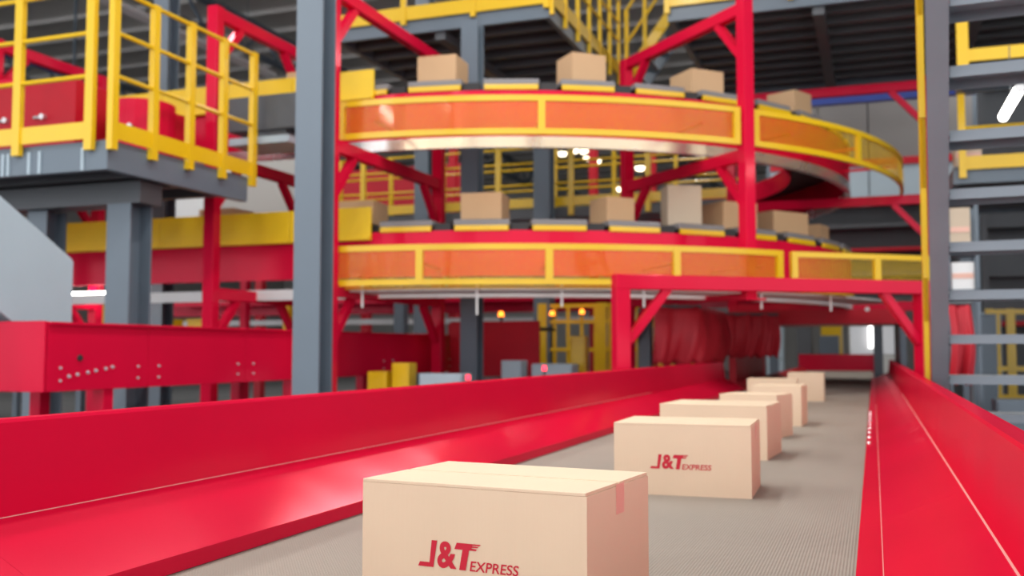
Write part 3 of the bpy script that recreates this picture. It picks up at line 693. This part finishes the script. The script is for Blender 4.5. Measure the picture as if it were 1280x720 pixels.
MB().b2((-1.9, 14.4, 1.60), (0.4, 14.5, 1.80)).build('lintel', 'red_dark', tn)
MB().tube((-0.07, 14.38, 1.80), (-0.07, 14.40, 1.80), 0.03, n=14).build('round_lamp', 'white', tn)
MB().b2((-1.9, 18.5, 1.66), (0.4, 18.6, 1.78)).build('lintel', 'red_dark', tn)
# far end of the belt: bright window, machines
fw = thing('daylit_window', 'bright white window beyond the far end of the belt', 'window', (-0.05, 30, 0))
MB().b2((-0.65, 30, 0), (0.62, 30.1, 1.10)).build('base_panel', 'white', fw)
MB().b2((-0.62, 30.03, 1.12), (0.58, 30.06, 2.1)).build('pane', 'window', fw)
for x in (-0.65, -0.02, 0.58): MB().b2((x, 29.98, 1.10), (x + 0.04, 30.1, 2.12)).build('mullion', 'white', fw)
MB().b2((-0.65, 29.98, 2.10), (0.62, 30.1, 2.2)).build('head', 'white', fw)
MB().b2((-0.12, 29.9, 1.30), (-0.02, 29.97, 1.95)).build('tube_lamp', 'tube_soft', fw)
cabinet('yellow machine at the far end of the belt, left of the bright window', (-1.35, 28.5, 0), (-0.80, 29.0, 2.0), 'yellow', 'machine', 'machine')
cabinet('dark grey cabinet at the far end of the belt next to the yellow machine', (-1.35, 27.6, 0), (-0.85, 28.0, 1.62), 'grey', 'cabinet', 'cabinet')
cabinet('black cabinet at the far end of the belt, middle of the opening', (-1.95, 28, 0), (-1.55, 28.4, 1.95), 'grey_dark', 'cabinet', 'cabinet')
cabinet('pale cabinet at the far end of the belt, left of the opening', (-2.75, 28, 0), (-2.3, 28.4, 2.0), 'grey_light', 'cabinet', 'cabinet')

# ------------------------------------------------------------------ behind the stair on the right
rm = mezz('dark mezzanine with yellow edge behind the stair, upper right', 0.95, 6.0, 12.0, 12.45, 4.36)
railing('yellow railing behind the top stair treads, upper right', [(1.0, 11.95), (5.9, 11.95)], 4.35, 5.7, [], (4.44, 4.58), 1.2, (0.12, 0.05))
mezz('dark mezzanine with yellow edge behind the middle stair treads', 0.95, 6.0, 13.0, 16.0, 3.40)
railing('yellow railing behind the middle stair treads', [(1.05, 12.95), (5.9, 12.95)], 3.30, 4.4, [3.9], (3.40, 3.56), 0.9, (0.08, 0.05))
for x in (1.2, 3.5, 5.7):
    t = pillar('grey pillar behind the stair, %s under the yellow edged mezzanine' % {1.2: 'nearest the belt', 3.5: 'second from the belt', 5.7: 'third from the belt'}[x], x, 14.5, 0.2, 0.2, 3.14)
def wall_box(label, lo_, hi_, m='wood'):
    t = thing('pallet_carton', label, 'carton', ((lo_[0] + hi_[0]) / 2, (lo_[1] + hi_[1]) / 2, lo_[2]), 'tall cartons behind the stair')
    MB().b2(lo_, hi_).build('body', m, t, bevel=0.01)
    MB().b2((lo_[0] + 0.01, lo_[1] - 0.006, (lo_[2] + hi_[2]) / 2 - 0.03), (hi_[0] - 0.01, lo_[1], (lo_[2] + hi_[2]) / 2 + 0.03)).build('tape', 'tape', t)
wall_box('pale carton resting on the dark mezzanine behind the middle stair treads', (0.98, 13.1, 3.45), (1.28, 13.5, 3.75))
sh = thing('storage_rack', 'grey storage rack behind the stair, next to the belt', 'rack', (1.05, 12.6, 0))
for x in (0.82, 1.12):
    for y in (12.3, 12.8): MB().b2((x - 0.02, y - 0.02, 0), (x + 0.02, y + 0.02, 2.9)).build('upright', 'grey', sh)
for z in (0.5, 1.3, 1.9, 2.33): MB().b2((0.80, 12.28, z), (1.14, 12.82, z + 0.03)).build('shelf', 'grey', sh)
wall_box('tall pale carton on the top shelf of the grey storage rack behind the stair', (0.84, 12.3, 2.36), (1.06, 12.78, 2.86))
wall_box('white carton on the second shelf of the grey storage rack', (0.85, 12.32, 1.93), (1.09, 12.78, 2.24), 'white')
yc = thing('safety_cage', 'yellow barred safety fence low behind the stair on the right', 'fence', (2.4, 17.5, 0))
for x in (1.75, 2.05, 2.5, 3.1): MB().b2((x - 0.06, 17.5, 0), (x + 0.06, 17.58, 1.9)).build('post', 'yellow', yc)
for z in (0.5, 0.95, 1.4, 1.85): MB().b2((1.7, 17.51, z - 0.04), (3.2, 17.57, z + 0.04)).build('rail', 'yellow', yc)
for k in range(6): MB().b2((1.85 + 0.22 * k, 17.53, 0.5), (1.90 + 0.22 * k, 17.55, 1.85)).build('bar', 'yellow', yc)
for k, (x, y, h, m) in enumerate(((1.35, 15.5, 1.75, 'grey'), (1.75, 19, 1.9, 'grey_light'), (1.3, 20, 2.4, 'grey_dark'), (2.9, 16.5, 2.1, 'grey_dark'), (2.1, 22, 2.6, 'grey'))):
    cabinet(['narrow grey cabinet behind the lower stair treads', 'pale cabinet behind the yellow fence right of the stair', 'tall dark cabinet far behind the stair', 'dark cabinet at the right edge behind the stair', 'grey cabinet far behind the right yellow fence'][k], (x, y, 0), (x + 0.28 + 0.05 * k, y + 0.4, h), m, 'cabinet', 'cabinet')
cabinet('long low grey bench behind the lowest stair treads', (1.2, 11.6, 0), (3.2, 12.1, 0.72), 'grey', 'bench', 'bench')

def dark_rack(label, x0, x1, y, z1, n, zm=0.0):
    t = thing('dark_rack', label, 'rack', ((x0 + x1) / 2, y, 0))
    for x in ((x0, x1) if zm else (x0, (x0 + x1) / 2, x1)): MB().b2((x - 0.05, y - 0.05, 0), (x + 0.05, y + 0.05, z1)).build('upright', 'grey_dark', t)
    MB().b2((x0, y + 0.6, zm), (x1, y + 0.64, z1)).build('back_sheet', 'grey_dark', t)
    for k in range(n): z = zm + (z1 - zm) * (k + 1) / n; MB().b2((x0, y, z - 0.08), (x1, y + 0.6, z)).build('shelf', ('grey_dark', 'red_dark')[k % 3 == 1], t)
dark_rack('tall dark rack far behind the stair on the right', 1.9, 9.0, 19.5, 7.0, 8)
dark_rack('dark rack under the pale partition behind the right end of the loops', -2.3, 1.7, 22.8, 4.5, 4, 2.4)

# LED tube under the mezzanine
def tube_lamp(label, p, q, r=0.028, m='lamp'):
    t = thing('led_tube', label, 'lamp', p, 'bare led tubes')
    p = Vector(p); q = Vector(q)
    MB().tube(p, q, r, n=12).build('glass', m, t, smooth=False)
    dd = (q - p).normalized(); MB().tube(p - dd * 0.03, p, r * 1.05, n=12).build('end_cap', 'white', t); MB().tube(q, q + dd * 0.03, r * 1.05, n=12).build('end_cap', 'white', t)
    MB().tube((p + q) / 2 + Vector((0, 0, r)), (p + q) / 2 + Vector((0, 0, 0.55)), 0.006).build('hanger', 'grey_dark', t)
tube_lamp('bright white led tube glowing between the stair treads', (1.27, 9.75, 3.57), (1.266, 10.9, 3.57), 0.042)
tube_lamp('glowing tube imitating a lamp reflection under the straight lower run at far left', (-10.2, 10.6, 1.98), (-9.2, 10.6, 1.98), 0.04)  # glowing tube put where a lamp strip only reflects
tube_lamp('short glowing tube imitating a lamp reflection, left of the thick pillar', (-9.0, 10.3, 1.86), (-8.75, 10.3, 1.86), 0.04)  # second short tube for the same imitated reflection

# pendant lamps deep in the hall
def pendant(label, x, y, z, r=0.13):
    t = thing('pendant_lamp', label, 'lamp', (x, y, z), 'small hanging lamps deep in the hall')
    MB().tube((x, y, z), (x, y, z + 0.16), r * 1.25, r * 0.5, 14).build('shade', 'grey_dark', t)
    MB().tube((x, y, z - 0.10), (x, y, z), r * 0.7, r, 14).build('bulb', 'warm', t)
    MB().tube((x, y, z + 0.16), (x, y, 12.0), 0.012, n=6).build('cord', 'grey_dark', t)
lamps = [(-10.15, 8.05), (-9.78, 7.91), (-9.36, 7.99), (-9.02, 7.94), (-8.89, 7.69), (-8.58, 7.59), (-7.11, 7.25), (-7.74, 6.59), (-7.2, 6.62)]
names = ['leftmost', 'second', 'third', 'fourth', 'fifth', 'sixth', 'highest of the hanging lamp trio near the right red beam,', 'lower left of the hanging lamp trio near the right red beam,', 'lower right of the hanging lamp trio near the right red beam,']
for k, (x, z) in enumerate(lamps):
    if k < 6: lab = f'small hanging lamp in the far cluster under the silver rim, {names[k]} from the left' if k else 'small hanging lamp in the far cluster under the silver rim, leftmost of all'
    else: lab = f'{names[k]} deep in the hall'
    pendant(lab, x, 32, z, 0.15 if k < 6 else 0.17)

# ------------------------------------------------------------------ far left and far back
wc = thing('slide_chute', 'pale white slide chute far behind the left platform pillars', 'chute', (-12, 16, 3.4))
MB().poly([(-14.2, 3.6), (-11.2, 3.9), (-10.2, 4.5), (-10.2, 4.9), (-11.4, 4.85), (-14.2, 4.4)], 'y', 16.0, 16.05).build('side_sheet', 'white', wc)
MB().poly([(-14.2, 3.6), (-11.2, 3.9), (-10.2, 4.5), (-10.2, 4.46), (-11.2, 3.86), (-14.2, 3.56)], 'y', 16.05, 16.9).build('slide_plate', 'grey_light', wc)
for x in (-13.8, -11.3): MB().b2((x - 0.07, 16.1, 0), (x + 0.07, 16.24, 3.6)).build('leg', 'red', wc)
sc2 = thing('screen_panel', 'grey brown sheet partition behind the straight lower run', 'panel', (-9.6, 15, 0))
MB().poly([(-11.4, 2.8), (-9.3, 2.8), (-9.3, 4.9), (-9.9, 4.9), (-11.0, 4.3)], 'y', 15.0, 15.06).build('sheet', 'wall', sc2)
for x in (-11.2, -9.4): MB().b2((x - 0.06, 15.06, 0), (x + 0.06, 15.16, 4.0)).build('post', 'grey', sc2)
# ground level conveyors behind the lower straight run
for k, (x0, x1, y, z, lab) in enumerate(((-16, -7.0, 12.6, 1.25, 'grey conveyor under the straight lower run, nearest row behind the red conveyor'), (-16, -6.4, 14.2, 1.5, 'red conveyor under the straight lower run, second row behind'))):
    t = thing('ground_conveyor', lab, 'conveyor', ((x0 + x1) / 2, y, 0))
    MB().b2((x0, y, z - 0.35), (x1, y + 0.05, z)).build('side_panel', ('grey_dark', 'red_dark')[k], t)
    MB().b2((x0, y + 0.05, z - 0.1), (x1, y + 0.8, z - 0.06)).build('belt', 'black', t)
    for x in range(-15, -6, 3): MB().b2((x - 0.05, y + 0.1, 0), (x + 0.05, y + 0.2, z - 0.35)).build('leg', 'grey', t)
for k, (x, wd, z0, z1, y) in enumerate(((-11.8, 0.45, 1.70, 2.02, 12.9), (-10.55, 0.32, 1.55, 1.72, 12.9), (-9.9, 0.36, 1.55, 1.72, 12.9), (-9.0, 0.12, 1.25, 2.0, 14.0), (-8.75, 0.1, 1.25, 2.0, 14.0))):
    lab = ['large yellow bin', 'small yellow tray nearest the thick pillar', 'small yellow tray right of the first tray', 'left slim yellow box of a pair', 'right slim yellow box of a pair'][k] + ' on the conveyors under the straight lower run'
    zb = 1.19 if y < 13 else 1.44
    t = thing('yellow_bin', lab, 'bin', (x, y, zb), 'yellow bins under the straight lower run')
    MB().b2((x - wd / 2, y, zb), (x + wd / 2, y + 0.3, z1)).build('body', 'yellow', t, bevel=0.01)
    MB().b2((x - wd / 2 - 0.01, y - 0.01, z1 - 0.03), (x + wd / 2 + 0.01, y + 0.31, z1 + 0.005)).build('rim', 'yellow', t)
bp = thing('crane_beam', 'blue beam high up at far left behind the yellow railing', 'beam', (-22, 19, 9.2))
MB().bar((-22.0, 15.5, 9.43), (-22.2, 23.8, 9.43), 0.25, 0.3).build('girder', 'blue', bp)
for f in (0.0, 0.9): p = Vector((-22.0, 15.5, 9.58)).lerp(Vector((-22.2, 23.8, 9.58)), f); MB().bar(p, p + Vector((0, 0, 2.42)), 0.06, 0.06).build('hanger', 'grey', bp)
bq = thing('crane_beam', 'blue beam high at the right under the gridded mezzanine', 'beam', (0, 22, 6.5))
MB().b2((-1.6, 21.9, 6.45), (6, 22.1, 6.68)).build('girder', 'blue', bq)
for x in (-1.4, 5.5): MB().b2((x - 0.06, 21.95, 6.68), (x + 0.06, 22.05, 12)).build('hanger', 'grey', bq)
hw = thing('partition_wall', 'grey and pale partition wall behind the right end of the loops', 'wall', (0.5, 24, 0))
for k in range(4):
    MB().b2((-2.2 + 1.1 * k, 24.0, 5.6), (-1.13 + 1.1 * k, 24.06, 7.4)).build('upper_panel', 'wall_dim', hw)
    MB().b2((-2.2 + 1.1 * k, 24.0, 4.55), (-1.13 + 1.1 * k, 24.06, 5.44)).build('lower_panel', 'grey_light', hw)
MB().b2((-2.2, 23.95, 5.44), (2.2, 24.0, 5.6)).build('red_band', 'red_dark', hw)
for x in (-2.2, 0.1, 2.2): MB().b2((x - 0.1, 24.06, 0), (x + 0.1, 24.2, 7.4)).build('post', 'grey', hw)

# ------------------------------------------------------------------ strip lamps added to light the hall
for k, (x, y, z, ln, wt) in enumerate(FILL_LAMPS):
    t = thing('fill_lamp', ['over the near belt', 'over the middle of the belt', 'over the side conveyor', 'over the front of the loops', 'over the stair', 'over the straight runs', 'over the inner walkway', 'over the far end of the belt', 'far over the left hall', 'deep over the back of the hall'][k] + ', long white fill lamp added under the roof', 'lamp', (x, y, z), 'fill lamps added under the roof')
    MB().b2((x - 0.16, y - ln / 2, z + 0.02), (x + 0.16, y + ln / 2, z + 0.12)).build('housing', 'white', t)
    for f in (-0.35, 0.35): MB().tube((x, y + ln * f, z + 0.12), (x, y + ln * f, 12.0), 0.012, n=6).build('cord', 'grey_dark', t)
    ld = bpy.data.lights.new('fill_light', 'AREA'); ld.shape = 'RECTANGLE'; ld.size = 0.28; ld.size_y = ln; ld.energy = wt; ld.color = (1.0, 0.97, 0.93)
    lo_ = bpy.data.objects.new('fill_light', ld); COL.objects.link(lo_); lo_.parent = t; lo_.location = (0, 0, 0.01)
